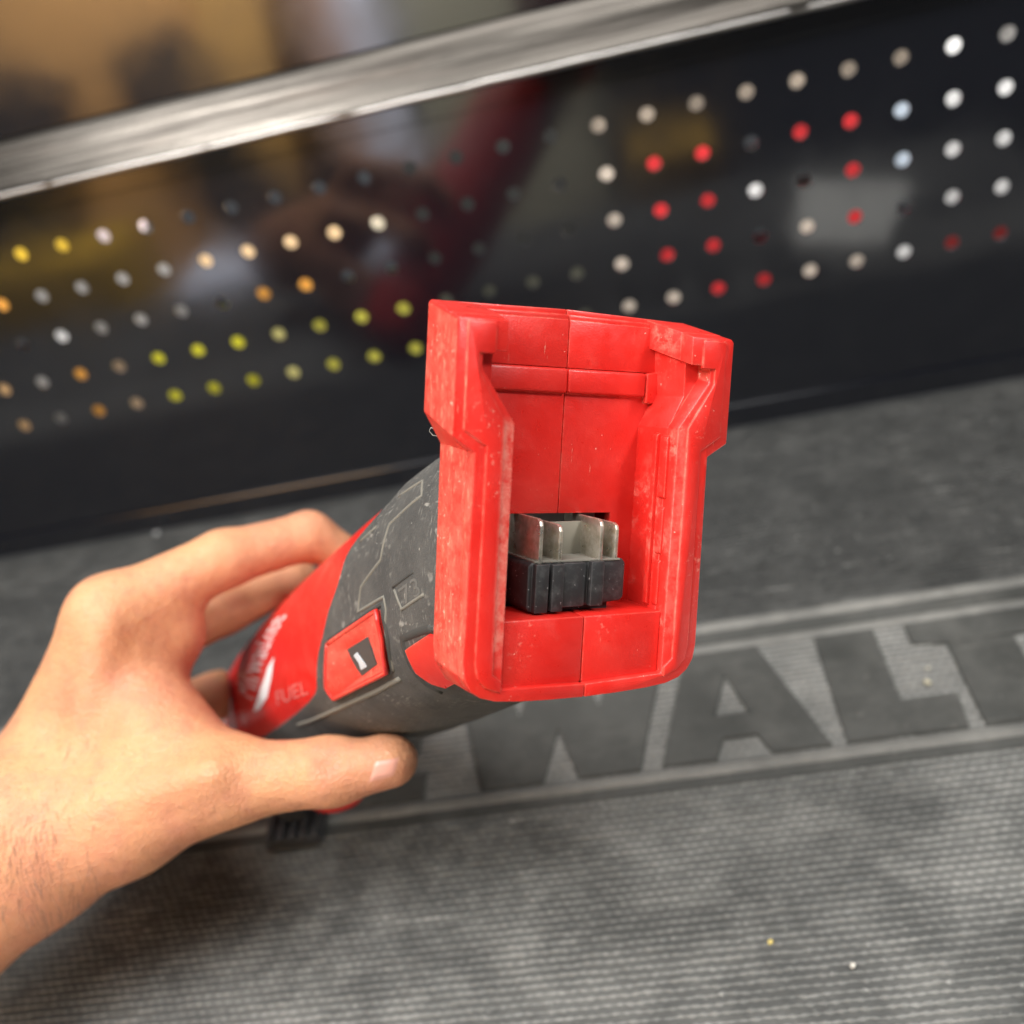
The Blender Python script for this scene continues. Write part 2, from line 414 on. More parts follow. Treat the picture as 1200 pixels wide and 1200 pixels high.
# ------------------------------------------------------------------ perforated panel
P = 0.0254; HR = 0.0038
bm = bmesh.new(); NA = 16
Z0R = 0.1915
zlo, zhi = Z0R - 4.5 * P, Z0R + 0.5 * P
cols = range(-6, 31)
for c in cols:
    for r in range(5):
        cx, cz = -c * P, Z0R - r * P
        a = [k * 2 * math.pi / NA + math.pi / NA for k in range(NA)]
        inn = [bm.verts.new((cx + HR * math.cos(t), 0, cz + HR * math.sin(t))) for t in a]
        out = []
        for t in a:
            s = (P / 2) / max(abs(math.cos(t)), abs(math.sin(t)))
            out.append(bm.verts.new((cx + s * math.cos(t), 0, cz + s * math.sin(t))))
        for k in range(NA):
            bm.faces.new((inn[k], inn[(k + 1) % NA], out[(k + 1) % NA], out[k]))
        # corners of the cell
        h = P / 2
        for k, (sx, sz) in zip((1, 5, 9, 13), ((1, 1), (-1, 1), (-1, -1), (1, -1))):
            cv = bm.verts.new((cx + sx * h, 0, cz + sz * h)); bm.faces.new((out[k], out[(k + 1) % NA], cv))
xl, xr = -30.5 * P, 6.5 * P
for z0, z1 in ((0.0, zlo), (zhi, 0.2275)):
    bm.faces.new([bm.verts.new(q) for q in ((xl, 0, z0), (xr, 0, z0), (xr, 0, min(z1, .2234)), (xl, 0, min(z1, .2234)))])
bmesh.ops.remove_doubles(bm, verts=bm.verts, dist=1e-5)
bmesh.ops.recalc_face_normals(bm, faces=bm.faces)
if sum(f.normal.y for f in bm.faces) > 0: bmesh.ops.reverse_faces(bm, faces=bm.faces)
r = bmesh.ops.extrude_face_region(bm, geom=list(bm.faces))
bmesh.ops.translate(bm, vec=(0, 0.0012, 0), verts=[g for g in r['geom'] if isinstance(g, bmesh.types.BMVert)])
panel = tag(obj('perforated_panel', bm, M_GLOSS), 'glossy black perforated steel panel with five rows of round holes, standing behind the mat', 'pegboard')
bm = bmesh.new(); box(bm, xl, xr, -0.0018, -0.0002, 0.2125, 0.2235, 0.0005); obj('top_flange', bm, M_GLOSS, panel)
bm = bmesh.new(); box(bm, xl, xr, -0.0024, -0.0002, 0.0, 0.0150, 0.0008); obj('bottom_lip', bm, M_GLOSS, panel)

# worn bright rail on top of the panel, and the glossy lid face above it
bm = bmesh.new()
prof = [(-.0095, .2240), (-.0118, .2250), (-.0125, .2268), (-.0118, .2288), (-.0098, .2315), (-.0068, .2360), (-.0040, .2410), (-.0010, .2470), (.0025, .2508), (.0060, .2508), (.0060, .2240)]
va = [bm.verts.new((xl - .2, a, z)) for a, z in prof]; vb = [bm.verts.new((xr + .2, a, z)) for a, z in prof]
for k in range(len(prof)): bm.faces.new((va[k], vb[k], vb[(k + 1) % len(prof)], va[(k + 1) % len(prof)]))
bm.faces.new(va); bm.faces.new(vb[::-1])
rail = tag(obj('steel_rail', bm, M_STEEL, None, 0.6), 'worn bright steel rail along the top edge of the black perforated panel', 'rail')
bm = bmesh.new(); xs_ = np.linspace(xl - .2, xr + .2, 90)
tube(bm, [(x, -.0112 + random.gauss(0, .00008), .2262 + random.gauss(0, .0001)) for x in xs_], lambda f: .0019 * random.uniform(.85, 1.05), 8)
obj('worn_lip', bm, mat('bare_bright_steel', (0.36, 0.345, 0.33), 0.36, 0.5, 1.0), rail, 3.2)
bm = bmesh.new(); box(bm, xl - .2, xr + .2, 0.0035, 0.0060, 0.2509, 0.52, 0.0008)
tag(obj('upper_panel', bm, M_GLOSS), 'plain glossy black steel panel above the worn bright rail', 'panel')

# goods standing on the shelf behind the panel, seen only through its holes
XC = lambda c: 0.033 - 0.0296 * c
ZR = lambda r: 0.17 - 0.0295 * r
WHT, BLUW, RED_, DRED = (0.80, 0.80, 0.80), (0.50, 0.58, 0.68), (0.60, 0.03, 0.035), (0.25, 0.02, 0.02)
BEI, TAU, OLI, YEL, YEP = (0.58, 0.50, 0.42), (0.24, 0.20, 0.16), (0.06, 0.06, 0.045), (0.62, 0.58, 0.03), (0.66, 0.60, 0.22)
PEA, ORA, BRO, GRY = (0.72, 0.50, 0.28), (0.66, 0.30, 0.05), (0.34, 0.24, 0.15), (0.26, 0.25, 0.24)
goods = [(-.6, 1.45, .4, 3.45, WHT, 'white'), (.5, 1.5, -.6, .35, WHT, 'small white'), (-.6, .45, -.6, .35, GRY, 'grey'), (1.55, 2.45, .5, 2.5, BLUW, 'pale blue'),
         (1.55, 2.45, 3.5, 4.9, WHT, 'white low'), (-.6, 1.45, 3.55, 4.9, DRED, 'dark red'),
         (2.55, 3.45, .5, 3.45, RED_, 'tall red'), (3.55, 4.45, .5, 1.6, RED_, 'small red'), (3.55, 4.45, 2.4, 4.9, BEI, 'beige'), (2.55, 3.45, 3.55, 4.9, BEI, 'low beige'),
         (4.55, 5.4, 1.5, 2.5, WHT, 'small white square'), (4.55, 5.4, 3.5, 4.9, RED_, 'low red'), (5.55, 7.4, .5, 3.6, RED_, 'broad red'), (5.55, 6.45, 3.65, 4.9, RED_, 'small low red'), (6.55, 7.4, 3.65, 4.9, BEI, 'small low beige'),
         (7.55, 8.45, .5, 4.9, BEI, 'tall beige'), (1.55, 8.4, -.7, .4, TAU, 'long taupe'), (8.55, 12.4, 2.5, 4.9, OLI, 'olive'), (8.55, 12.4, -.6, 2.4, (0.022, 0.022, 0.021), 'dark'),
         (12.55, 16.45, 2.55, 4.9, (0.46, 0.43, 0.06), 'long olive yellow'), (15.6, 16.4, 2.6, 4.8, YEP, 'pale yellow'), (16.5, 19.45, 2.55, 4.9, YEL, 'bright yellow'),
         (12.55, 13.5, .66, 1.6, (0.75, 0.66, 0.5), 'cream'), (13.55, 17.45, .66, 1.5, PEA, 'long peach'), (14.55, 16.4, 1.55, 2.45, ORA, 'orange'), (17.55, 20.45, .5, 2.5, GRY, 'wide grey'),
         (20.55, 21.45, 1.5, 2.5, WHT, 'small white end'), (20.55, 21.45, .5, 1.4, GRY, 'small grey'), (18.6, 19.4, -.6, .4, (0.6, 0.5, 0.5), 'pinkish'), (19.55, 21.6, -.6, .4, (0.70, 0.46, 0.04), 'amber'),
         (21.6, 24, .5, 1.5, ORA, 'long orange'), (19.55, 21.4, 2.55, 4.9, BRO, 'brown'), (20.55, 21.4, 2.6, 4.8, ORA, 'narrow orange'), (21.5, 22.4, 2.5, 4.9, GRY, 'narrow grey'), (22.5, 24.5, 2.5, 4.9, (0.55, 0.34, 0.16), 'tan')]
for k, (c0, c1, r0, r1, colr, word) in enumerate(goods):
    front = 0.086 if word not in ('pale yellow', 'narrow orange') else 0.080
    x0, x1, z0, z1 = XC(c1), XC(c0), ZR(r1), ZR(r0)
    bm = bmesh.new(); box(bm, x0, x1, front, front + (0.05 if front > .085 else .0045), z0, z1, 0.0015)
    gm = bpy.data.materials.get('pack_' + word) or mat('pack_' + word.replace(' ', '_'), colr, 0.5, 0.4)
    gg = G(gm); gg.color(gg.mix(gg.ramp(gg.noise(55, 3, .6), .38, .62, 0, .75), colr, tuple(q * .45 for q in colr)))
    o = tag(obj('package', bm, gm), word + ' package on the shelf behind the black panel, seen through its holes', 'package', 'packages seen through the holes of the panel')
    bm = bmesh.new(); box(bm, x0 + .002, x1 - .002, front + .004, front + (.046 if front > .085 else .0042), z1 + .0002, z1 + .0012); obj('lid_flap', bm, gm, o)

# ------------------------------------------------------------------ the power tool
FO = Vector((-0.218743, -0.355953, 0.189851))
FA = np.array([[0.79179466, 0.23192479, 0.56504168], [0.42534913, 0.45453377, -0.78260921], [-0.438337, 0.86000578, 0.2612484]])
tool = empty('power_tool', FO)
tool.rotation_euler = Matrix([list(r) for r in FA]).to_euler()
tag(tool, 'red and grey cordless power tool held in a hand, open battery foot facing the viewer', 'power tool')
TM = Matrix.LocRotScale(FO, Matrix([list(r) for r in FA]).to_quaternion(), None)


def mmscale(bm):
    bmesh.ops.scale(bm, vec=(.001, .001, .001), verts=bm.verts); return bm


def flip(poly, s): return [(s * x, y) for x, y in poly] if s > 0 else [(s * x, y) for x, y in poly][::-1]


rim = [(.1, -44.2), (10, -44), (18, -43.6), (24, -43.0), (28, -41.8), (30.6, -39.9), (32.2, -37.2), (32.7, -33.5), (32.2, 13.9), (37.9, 17.3), (37.9, 42.4), (37.2, 43.1),
       (25.2, 43.1), (25.2, 36.2), (31.2, 36.2), (31.2, 32.2), (22.6, 20.7), (22.6, -40.2), (.1, -40.9)]
raised = [(22.9, -41.0), (27.0, -39.4), (29.0, -37.2), (29.8, -33.5), (29.5, 15.4), (35.3, 18.9), (35.3, 42.3), (28.4, 42.3), (28.4, 35.6), (32.3, 35.6), (32.3, 31.8), (25.3, 20.9), (25.3, -36.5), (22.9, -38.5)]


def backpt(p):
    u, v = p; s = math.copysign(1, u)
    if v > 30: return (u - s * 1.3, v + 4.6)
    if v > 16.5 and abs(u) > 33: return (u - s * 1.2, v + 4.9)
    if v > 13.5 and abs(u) > 30: return (u, v + 1)
    return (u - s * (.9 if abs(u) > 30 else 0), v - .6 if v < -40 else v)


for s in (-1, 1):
    bm = bmesh.new()
    # the shelf under the tab is shallow: the wall behind it runs straight up
    mid = lambda p, f: tuple(np.array(p) * (1 - f) + np.array(backpt(p)) * f)
    f_ = 4.6 / 18.65
    front = flip(rim, s); deep = flip(rim[:13] + [(25.2, 36.2), (27.0, 36.2), (26.8, 28.5), (22.6, 20.6)] + rim[-2:], s)
    prism(bm, front, -5.2, -.55, top=[mid(p, f_) for p in front], bevel=.42)
    prism(bm, [mid(p, f_) for p in deep], -19.2, -4.9, top=[backpt(p) for p in deep], bevel=.25)
    prism(bm, flip(raised, s), -1.6, 0.0, bevel=.30)
    half = obj('foot_half', mmscale(bm), M_RED, tool, 0.7)
    # back wall of the cavity, notched round the contact window
    bm = bmesh.new()
    prism(bm, flip([(.1, 46.0), (33.5, 45.2), (33.5, 24), (31, 15), (25, 13), (25, -42), (.1, -42), (.1, -28), (15.6, -28), (15.6, -1.9), (.1, -1.9)], s), -20.2, -17.5, bevel=.25)
    prism(bm, flip([(.1, 34.1), (29.8, 34.1), (29.8, 45.4), (.1, 45.7)], s), -18, -16.9, bevel=.3)
    prism(bm, flip([(.1, 27.9), (23.2, 27.9), (23.2, 33.9), (.1, 33.9)], s), -18, -16.0, bevel=.7, seg=3)
    prism(bm, flip([(23.4, 26.4), (26.9, 26.4), (26.9, 34.4), (23.4, 33.9)], s), -18, -15.9, bevel=.4)
    prism(bm, flip([(.1, 46.2), (31.5, 45.6), (33.5, 44.6), (34.5, 47.6), (.1, 48.3)], s), -22.0, -18.6, bevel=.35)
    prism(bm, flip([(.1, 44.9), (30, 44.5), (30.8, 46.4), (.1, 46.9)], s), -19.2, -17.2, bevel=.3)
    obj('cavity_wall', mmscale(bm), M_RED, tool, 0.7)
    bm = bmesh.new()
    prism(bm, flip([(.1, -24.8), (22.55, -24.8), (22.55, -40.6), (.1, -41.0)], s), -17.6, -2.5, bevel=.45)
    obj('stop_block', mmscale(bm), M_RED, tool, 0.7)
    # slide rail grooves on the inner side wall
    bm = bmesh.new()
    for v0, v1, w0, w1, o_ in ((19.0, 3.0, -6.6, -3.6, .75), (1.2, -11, -6.4, -3.8, .6), (-12.2, -24, -6.4, -4.0, .6), (19.4, -24.4, -9.4, -7.6, 1.1)):
        prism(bm, flip([(22.75, v1), (22.75, v0), (22.6 - o_, v0 - .6), (22.6 - o_, v1 + .6)], s), w0, w1, bevel=.22)
    obj('slide_rail', mmscale(bm), M_RED, tool, 0.7)

# pale worn plate behind the blades
bm = bmesh.new(); prism(bm, [(-4.2, -12.4), (11.0, -12.2), (11.0, -4.6), (10.0, -3.6), (-4.2, -3.8)], -16.4, -15.6, bevel=.15)
obj('contact_plate', mmscale(bm), mat('worn_pale_metal', (0.27, 0.25, 0.20), 0.65, 0.4, 0.35), tool, 0.7)
# contact block in the window
bm = bmesh.new()
poly = [(-12.5, -12.3), (13.4, -12.0), (14.2, -13.2), (14.2, -21.6), (13.4, -22.6), (-12.5, -24.4), (-13.4, -23.2), (-13.4, -13.2)]
prism(bm, poly, -24, -7.3, bevel=.45)
for a, b, t, lo in ((-12.2, -8.6, -12.5, -24.2), (-7.6, -4.4, -12.6, -24.1), (-4.3, 1.8, -12.4, -23.2), (3.3, 7.0, -12.2, -23.2)):
    prism(bm, [(a, lo), (b, lo), (b, t), (a, t)], -9, -6.0 if b - a > 4 else -5.5, bevel=.3)
prism(bm, [(-11, -26), (11, -25.6), (11, -22), (-11, -22)], -24, -9.5, bevel=.3)
blk = obj('contact_block', mmscale(bm), M_TERM, tool, 0.7)
bm = bmesh.new(); box(bm, -15.4, 15.4, -27, -1.5, -26, -24.4); obj('window_back', mmscale(bm), M_DUSTYGREY, tool)
bm = bmesh.new(); box(bm, -12.0, 12.4, -12.35, -11.9, -23, -7.0, .1); obj('dust_deck', mmscale(bm), mat('pale_dust', (0.20, 0.19, 0.16), 0.9, 0.2), tool)
for uc, tp, wf in ((-10.5, -1.9, -6.9), (-4.9, -3.4, -7.2), (6.5, -2.2, -6.9), (11.3, -3.2, -7.4)):
    # thin upright blade with a clipped front corner, in the v-w plane
    bm = bmesh.new(); q = [(-24.2, -12.6), (wf, -12.6), (wf, tp - 1.6), (wf - .5, tp - .5), (wf - 1.7, tp), (-24.2, tp)]
    prism(bm, q, -.50, .50, bevel=.14)
    bmesh.ops.rotate(bm, cent=(0, 0, 0), matrix=Matrix(((0, 0, 1), (0, 1, 0), (1, 0, 0))), verts=bm.verts)
    bmesh.ops.translate(bm, vec=(uc, 0, 0), verts=bm.verts)
    obj('contact_blade', mmscale(bm), M_BLADE, tool, 0.7)

# ---- housing: lofted along a bent axis in the tool's mirror plane (u = 0), local mm
AX = np.array([(-11.5, -17.0, 29.0, 31.0), (-17.5, -36, 30.2, 32.0), (-34.5, -72, 32.0, 33.0), (-52, -108, 33.0, 33.2), (-69.5, -145, 32.5, 33.0),
               (-87, -182, 31.5, 32.0), (-105, -220, 30.0, 29.5), (-121, -253, 27.0, 26.5)], float)   # v, w, half width, half height
ts = np.linspace(0, 1, len(AX))


def cr(t):
    t = np.clip(np.asarray(t, float), 0, 1) * (len(AX) - 1); i = np.minimum(t.astype(int), len(AX) - 2); f = (t - i)[..., None]
    g = lambda k: AX[np.clip(k, 0, len(AX) - 1)]
    p0, p1, p2, p3 = g(i - 1), g(i), g(i + 1), g(i + 2)
    return .5 * ((2 * p1) + (-p0 + p2) * f + (2 * p0 - 5 * p1 + 4 * p2 - p3) * f ** 2 + (-p0 + 3 * p1 - 3 * p2 + p3) * f ** 3)


GROOVE = 0.865


def surf(s, th, h=0.0):
    """point of the housing (local mm): s along the axis, th round it (0 = +u, 90 = top), h proud of the skin"""
    s = np.asarray(s, float); th = np.asarray(th, float)
    c = cr(s); d = cr(np.clip(s + 1e-3, 0, 1)) - cr(np.clip(s - 1e-3, 0, 1))
    l = np.hypot(d[..., 0], d[..., 1]); tv, tw = d[..., 0] / l, d[..., 1] / l
    nv, nw = -tw, tv                                   # up, across the axis
    e = 2 / 2.5
    cu, su = np.cos(th), np.sin(th)
    h = h - 1.6 * np.exp(-((s - GROOVE) / .012) ** 2)
    a = (c[..., 2] + h) * np.sign(cu) * np.abs(cu) ** e; b = (c[..., 3] + h) * np.sign(su) * np.abs(su) ** e
    return np.stack([a, c[..., 0] + b * nv, c[..., 1] + b * nw], -1)


def grid_mesh(Pm, closed=True):
    """rows x columns of points, columns closed round"""
    R_, C_ = Pm.shape[:2]; v = [tuple(p * .001) for p in Pm.reshape(-1, 3)]
    f = [(i * C_ + j, i * C_ + (j + 1) % C_, (i + 1) * C_ + (j + 1) % C_, (i + 1) * C_ + j) for i in range(R_ - 1) for j in range(C_ if closed else C_ - 1)]
    return v, f


NTH = 144
th = np.linspace(0, 2 * np.pi, NTH, endpoint=False)
ss = np.linspace(0.0, 1, 150)
Pm = surf(ss[:, None] * np.ones(NTH), np.ones(150)[:, None] * th)
# round the nose end
cap = []
for k in range(1, 9):
    q = k / 8 * math.pi / 2; base = Pm[-1]; cen = base.mean(0); dirn = np.array([0, AX[-1, 0] - AX[-2, 0], AX[-1, 1] - AX[-2, 1]]); dirn /= np.linalg.norm(dirn)
    cap.append(cen + (base - cen) * math.cos(q) * .999 + dirn * 16 * math.sin(q))
Pm2 = np.concatenate([Pm, np.array(cap)], 0)
v, f = grid_mesh(Pm2)
housing = obj('red_housing', (v, [], f), M_BODY, tool, 3.2)
bv = BVHTree.FromPolygons([TM @ Vector(p) for p in v], f)
SG, TG = np.meshgrid(np.linspace(0, 1, 400), np.linspace(0, 2 * np.pi, 720, endpoint=False), indexing='ij')
PG = surf(SG, TG).reshape(-1, 3)
TMI = TM.inverted()


def skin_st(px, py):
    """where a sight line of the photograph meets the housing, as (s, th)"""
    d = at(px, py, 1.0) - CAM
    hit = bv.ray_cast(Vector(CAM), Vector(d).normalized())
    if hit[0] is None:
        hit = (None,); q = Vector(at(px, py, .33)); loc = bv.find_nearest(q)[0]
    else: loc = hit[0]
    l = np.array(TMI @ loc) * 1000
    k = ((PG - l) ** 2).sum(1).argmin()
    return SG.ravel()[k], TG.ravel()[k]


# grey overmould: from the foot to a slanting border, proud of the red skin
bp = [(466, 588), (440, 616), (413, 647), (400, 690), (385, 731), (376, 765), (374, 800), (376, 817), (345, 838), (318, 858), (290, 872)]
st = sorted([skin_st(*p) for p in bp], key=lambda q: q[1])
bt = np.array([q[1] for q in st]); bs = np.array([q[0] for q in st])
thm = np.where(np.cos(th) > 0, np.mod(np.pi - th, 2 * np.pi), th)          # mirror right half onto the left
sb = np.interp(thm, bt, bs)
k_ = np.array([1, 2, 3, 2, 1.]); k_ /= k_.sum(); sb = sum(np.roll(sb, i - 2) * k_[i] for i in range(5))
tt = np.concatenate([np.linspace(0, .985, 70), [.992, .998, 1.0]])
hh = np.concatenate([np.full(70, 1.5), [1.35, .9, -.6]])
sgrid = tt[:, None] * sb[None, :]
Pg = surf(sgrid, np.ones(len(tt))[:, None] * th, hh[:, None])
obj('grey_overmould', (lambda q: (q[0], [], q[1]))(grid_mesh(Pg)), M_GRIP, tool, 3.2)
HG = 1.5


def path(pxs, h, step=0.004):
    """polyline on the skin through places seen in the photograph"""
    q = np.array([skin_st(*p) for p in pxs]); out = []
    for a, b in zip(q, q[1:]):
        m = max(2, int(np.hypot((b[0] - a[0]) * 6, b[1] - a[1]) / .06))
        for k in range(m): out.append(a + (b - a) * k / m)
    out.append(q[-1]); out = np.array(out)
    return [Vector(p * .001) for p in surf(out[:, 0], out[:, 1], h)]


def patch(pxs, h0, h1, name, m, holes=(), sub=2):
    """raised plate on the skin with the outline given"""
    q = [skin_st(*p) for p in pxs]
    bm = bmesh.new(); vs = [bm.verts.new((a, b, 0)) for a, b in q]; bm.faces.new(vs)
    bmesh.ops.triangulate(bm, faces=bm.faces)
    bmesh.ops.subdivide_edges(bm, edges=bm.edges, cuts=sub, use_grid_fill=True)
    bmesh.ops.triangulate(bm, faces=bm.faces)
    be = [e for e in bm.edges if e.is_boundary]
    r = bmesh.ops.extrude_edge_only(bm, edges=be)
    low = {x for x in r['geom'] if isinstance(x, bmesh.types.BMVert)}
    for v_ in bm.verts:
        v_.co = Vector(surf(v_.co.x, v_.co.y, h0 if v_ in low else h1) * .001)
    return obj(name, bm, m, tool, 0.8)


def ring(outer, inner, ho, hi, name, m):
    a = np.array([skin_st(*p) for p in outer]); b = np.array([skin_st(*p) for p in inner]); n_ = len(a)
    den = lambda q: np.concatenate([q[i] + (q[(i + 1) % n_] - q[i]) * np.linspace(0, 1, 6, endpoint=False)[:, None] for i in range(n_)])
    A_, B_2 = den(a), den(b)
    rows = [surf(A_[:, 0], A_[:, 1], HG - .3), surf(A_[:, 0], A_[:, 1], ho)]
    A3 = A_ + (B_2 - A_) * .14
    rows.append(surf(A3[:, 0], A3[:, 1], ho)); rows.append(surf(B_2[:, 0], B_2[:, 1], hi)); rows.append(surf(B_2[:, 0], B_2[:, 1], -.2))
    v_, f_ = grid_mesh(np.array(rows)); return obj(name, (v_, [], f_), m, tool, 0.6)


def line(pxs, r_, m, h=HG, name='grip_line'):
    bm = bmesh.new(); tube(bm, path(pxs, h - r_ * .35), r_ * .001, 6); return obj(name, bm, m, tool, 3.2)


line([(474, 585), (501, 568), (501, 584), (462, 618), (452, 657), (429, 689), (425, 717), (456, 698), (459, 712), (457, 744), (463, 769), (467, 782)], .55, M_LINE)
line([(428, 637), (447, 620)], .45, M_LINE)
line([(352, 846), (370, 840), (414, 820), (445, 806), (473, 790)], .9, M_LINE)
line([(467, 688), (491, 669)], .45, M_DARKGRIP)
line([(468, 690), (477, 712), (503, 695)], .55, M_LINE)
win = ring([(394, 752), (452, 713), (457, 745), (461, 780), (399, 812), (391, 800)], [(413, 758), (438, 743), (443, 757), (448, 774), (430, 787), (421, 775)], 3.0, 1.62, 'lock_frame', M_RED)
line([(394, 752), (452, 713), (457, 745), (461, 780), (399, 812), (391, 800), (394, 752)], .8, M_RED, 3.0, 'lock_rim')
line([(391, 750), (454, 707), (461, 745), (465, 782), (398, 817), (387, 801), (391, 750)], .8, M_DARKGRIP, HG, 'lock_seal')
patch([(413, 758), (438, 743), (448, 774), (430, 787)], -1, 1.8, 'lock_window', mat('dark_window', (0.05, 0.05, 0.048), 0.5))
patch([(421, 764), (425, 761), (434, 773), (436, 777), (430, 780), (427, 772)], 1.2, 2.0, 'lock_mark', mat('grey_white_print', (0.50, 0.52, 0.54), 0.5))
line([(512, 734), (477, 746), (480, 762), (488, 780), (502, 796), (520, 806)], 1.6, M_DARKGRIP, HG - .4, 'tab_seal')
patch([(484, 755), (510, 738), (528, 745), (540, 790), (528, 796), (511, 792), (495, 780)], 0, 2.6, 'release_tab', M_RED, sub=4)


def text_on(txt, left, right, top, m, h, name, shear=0.0):
    """lettering laid on the skin: the two ends of its baseline and the height of its capitals, as seen in the photograph"""
    cu = bpy.data.curves.new(name, 'FONT'); cu.body = txt; cu.size = 1.0; cu.shear = shear
    t = bpy.data.objects.new(name, cu); COL.objects.link(t)
    dg = bpy.context.evaluated_depsgraph_get(); me = bpy.data.meshes.new_from_object(t.evaluated_get(dg))
    bpy.data.objects.remove(t)
    a, b, c = (np.array(skin_st(*q)) for q in (left, right, top))
    bm = bmesh.new(); bm.from_mesh(me); bpy.data.meshes.remove(me)
    bmesh.ops.triangulate(bm, faces=bm.faces)
    wd = max(v_.co.x for v_ in bm.verts)
    for v_ in bm.verts:
        q = a + (b - a) * v_.co.x / wd + (c - a) * v_.co.y / .70
        v_.co = Vector(surf(q[0], q[1], h) * .001)
    return obj(name, bm, m, tool)


text_on('73', (478, 708), (500, 694), (471, 690), mat('moulded_rubber', (0.11, 0.106, 0.096), 0.7, 0.3), HG + .12, 'moulded_number')
text_on('FUEL', (324, 826), (362, 812), (320, 811), mat('faded_white_print', (0.66, 0.17, 0.15), 0.5), .15, 'printed_word', .15)
text_on('Milwaukee', (297, 822), (338, 718), (276, 815), mat('worn_white_print', (0.74, 0.62, 0.60), 0.5), .15, 'printed_logo', .2)
patch([(322, 770), (314, 782), (306, 806), (297, 834), (304, 832), (309, 814), (313, 817), (318, 795), (313, 796)], 0, .2, 'printed_bolt', M_WHITE)

# black guard foot under the nose, standing on the mat (room metres, then parented)
def world_part(name, bm, m):
    o = obj(name, bm, m, None, 0.7); o.parent = tool; o.matrix_parent_inverse = TM.inverted(); return o


gp = Vector(at(341, 967, .425)); gp.z = 0
bm = bmesh.new()
box(bm, gp.x - .0125, gp.x + .0115, gp.y - .004, gp.y + .012, .0016, .0075, .0015)
for k in range(5): box(bm, gp.x - .0115 + k * .005, gp.x - .0085 + k * .005, gp.y - .0050, gp.y + .010, .0070, .0100, .0006)
box(bm, gp.x - .008, gp.x + .006, gp.y + .004, gp.y + .016, .007, .040, .003)
world_part('guard_foot', bm, mat('black_guard_plastic', (0.035, 0.035, 0.037), 0.35, 0.5))
rp = Vector(at(392, 928, .40))
bm = bmesh.new(); bmesh.ops.create_icosphere(bm, subdivisions=3, radius=.009, matrix=Matrix.Translation(rp) @ Matrix.Diagonal((1.4, .9, .8, 1)))
world_part('trigger', bm, M_BODY)


# ------------------------------------------------------------------ hand (one continuous skin, from a signed distance field)
def P3(px, py, d): return at(px, py, d)


def cone_sdf(X, a, b, ra, rb):
    ab = b - a; L2 = float(ab @ ab); t = np.clip(((X - a) @ ab) / L2, 0, 1)
    return np.linalg.norm(X - a - t[..., None] * ab, axis=-1) - (ra + (rb - ra) * t)


def smin(a, b, k):
    h = np.clip(.5 + .5 * (b - a) / k, 0, 1); return b + (a - b) * h - k * h * (1 - h)


J = dict(elbow=P3(-190, 1150, .350), wrist=P3(25, 985, .352), wrist2=P3(40, 960, .385),
         cmc=P3(140, 955, .345), tmcp=P3(272, 915, .332), tip_j=P3(388, 904, .325), ttip=P3(458, 895, .322),
         imcp=P3(128, 722, .360), ipip=P3(262, 655, .378), idip=P3(362, 628, .396), itip=P3(412, 655, .405),
         mmcp=P3(122, 780, .388), mpip=P3(262, 712, .412), mdip=P3(345, 680, .430), mtip=P3(380, 715, .433),
         rmcp=P3(120, 860, .410), rpip=P3(255, 815, .440), rdip=P3(325, 800, .452), rtip=P3(350, 840, .448),
         pmcp=P3(130, 920, .425), ppip=P3(250, 890, .452), pdip=P3(305, 890, .456), ptip=P3(322, 920, .450))
segs = [  # a, b, ra, rb (mm), blend
    ('elbow', 'wrist', 37, 28, 12), ('wrist', 'wrist2', 27, 25, 14),
    ('wrist2', 'imcp', 20, 13.5, 14), ('wrist2', 'mmcp', 20, 13.5, 12), ('wrist2', 'rmcp', 19, 12.5, 12), ('wrist2', 'pmcp', 18, 11.5, 12),
    ('wrist', 'cmc', 24, 19, 14), ('cmc', 'tmcp', 19, 13.2, 12), ('tmcp', 'tip_j', 12.6, 10.3, 6), ('tip_j', 'ttip', 10.4, 7.6, 5),
    ('imcp', 'ipip', 13.0, 10.6, 8), ('ipip', 'idip', 10.4, 9.2, 4), ('idip', 'itip', 9.2, 7.6, 4),
    ('mmcp', 'mpip', 12.5, 10.4, 6), ('mpip', 'mdip', 10.4, 9.0, 4), ('mdip', 'mtip', 9.0, 7.8, 4),
    ('rmcp', 'rpip', 12, 10, 6), ('rpip', 'rdip', 9.8, 8.6, 4), ('rdip', 'rtip', 8.6, 7.4, 4),
    ('pmcp', 'ppip', 10.5, 8.8, 6), ('ppip', 'pdip', 8.6, 7.6, 4), ('pdip', 'ptip', 7.6, 6.6, 4)]
extra = [  # web and palm masses: place a, place b, radii, blend
    (P3(150, 800, .365), P3(190, 860, .352), 17, 15, 14), (P3(190, 860, .352), P3(250, 905, .340), 14, 12, 12),
    (P3(135, 740, .366), P3(205, 745, .372), 14, 11, 10), (P3(105, 900, .372), P3(140, 800, .372), 26, 18, 14),
    (P3(90, 900, .346), P3(122, 735, .348), 3.2, 3.0, 9), (P3(110, 945, .333), P3(250, 905, .3185), 3.0, 2.6, 9), (P3(60, 900, .356), P3(100, 800, .366), 3.0, 2.6, 8),
    (P3(455, 884, .324), P3(464, 888, .323), 7.0, 6.4, 4)]
creases = [(P3(378, 868, .318), P3(374, 900, .3135), .8), (P3(448, 872, .316), P3(430, 884, .3135), .7), (P3(262, 640, .366), P3(268, 668, .3665), .8), (P3(272, 640, .366), P3(277, 668, .3665), .7), (P3(374, 603, .385), P3(392, 640, .388), 2.2), (P3(386, 872, .316), P3(382, 900, .3145), 1.1), (P3(397, 872, .316), P3(393, 898, .3145), .9),
           (P3(212, 790, .350), P3(205, 720, .350), 1.6)]
allp = np.array(list(J.values()) + [e[0] for e in extra])
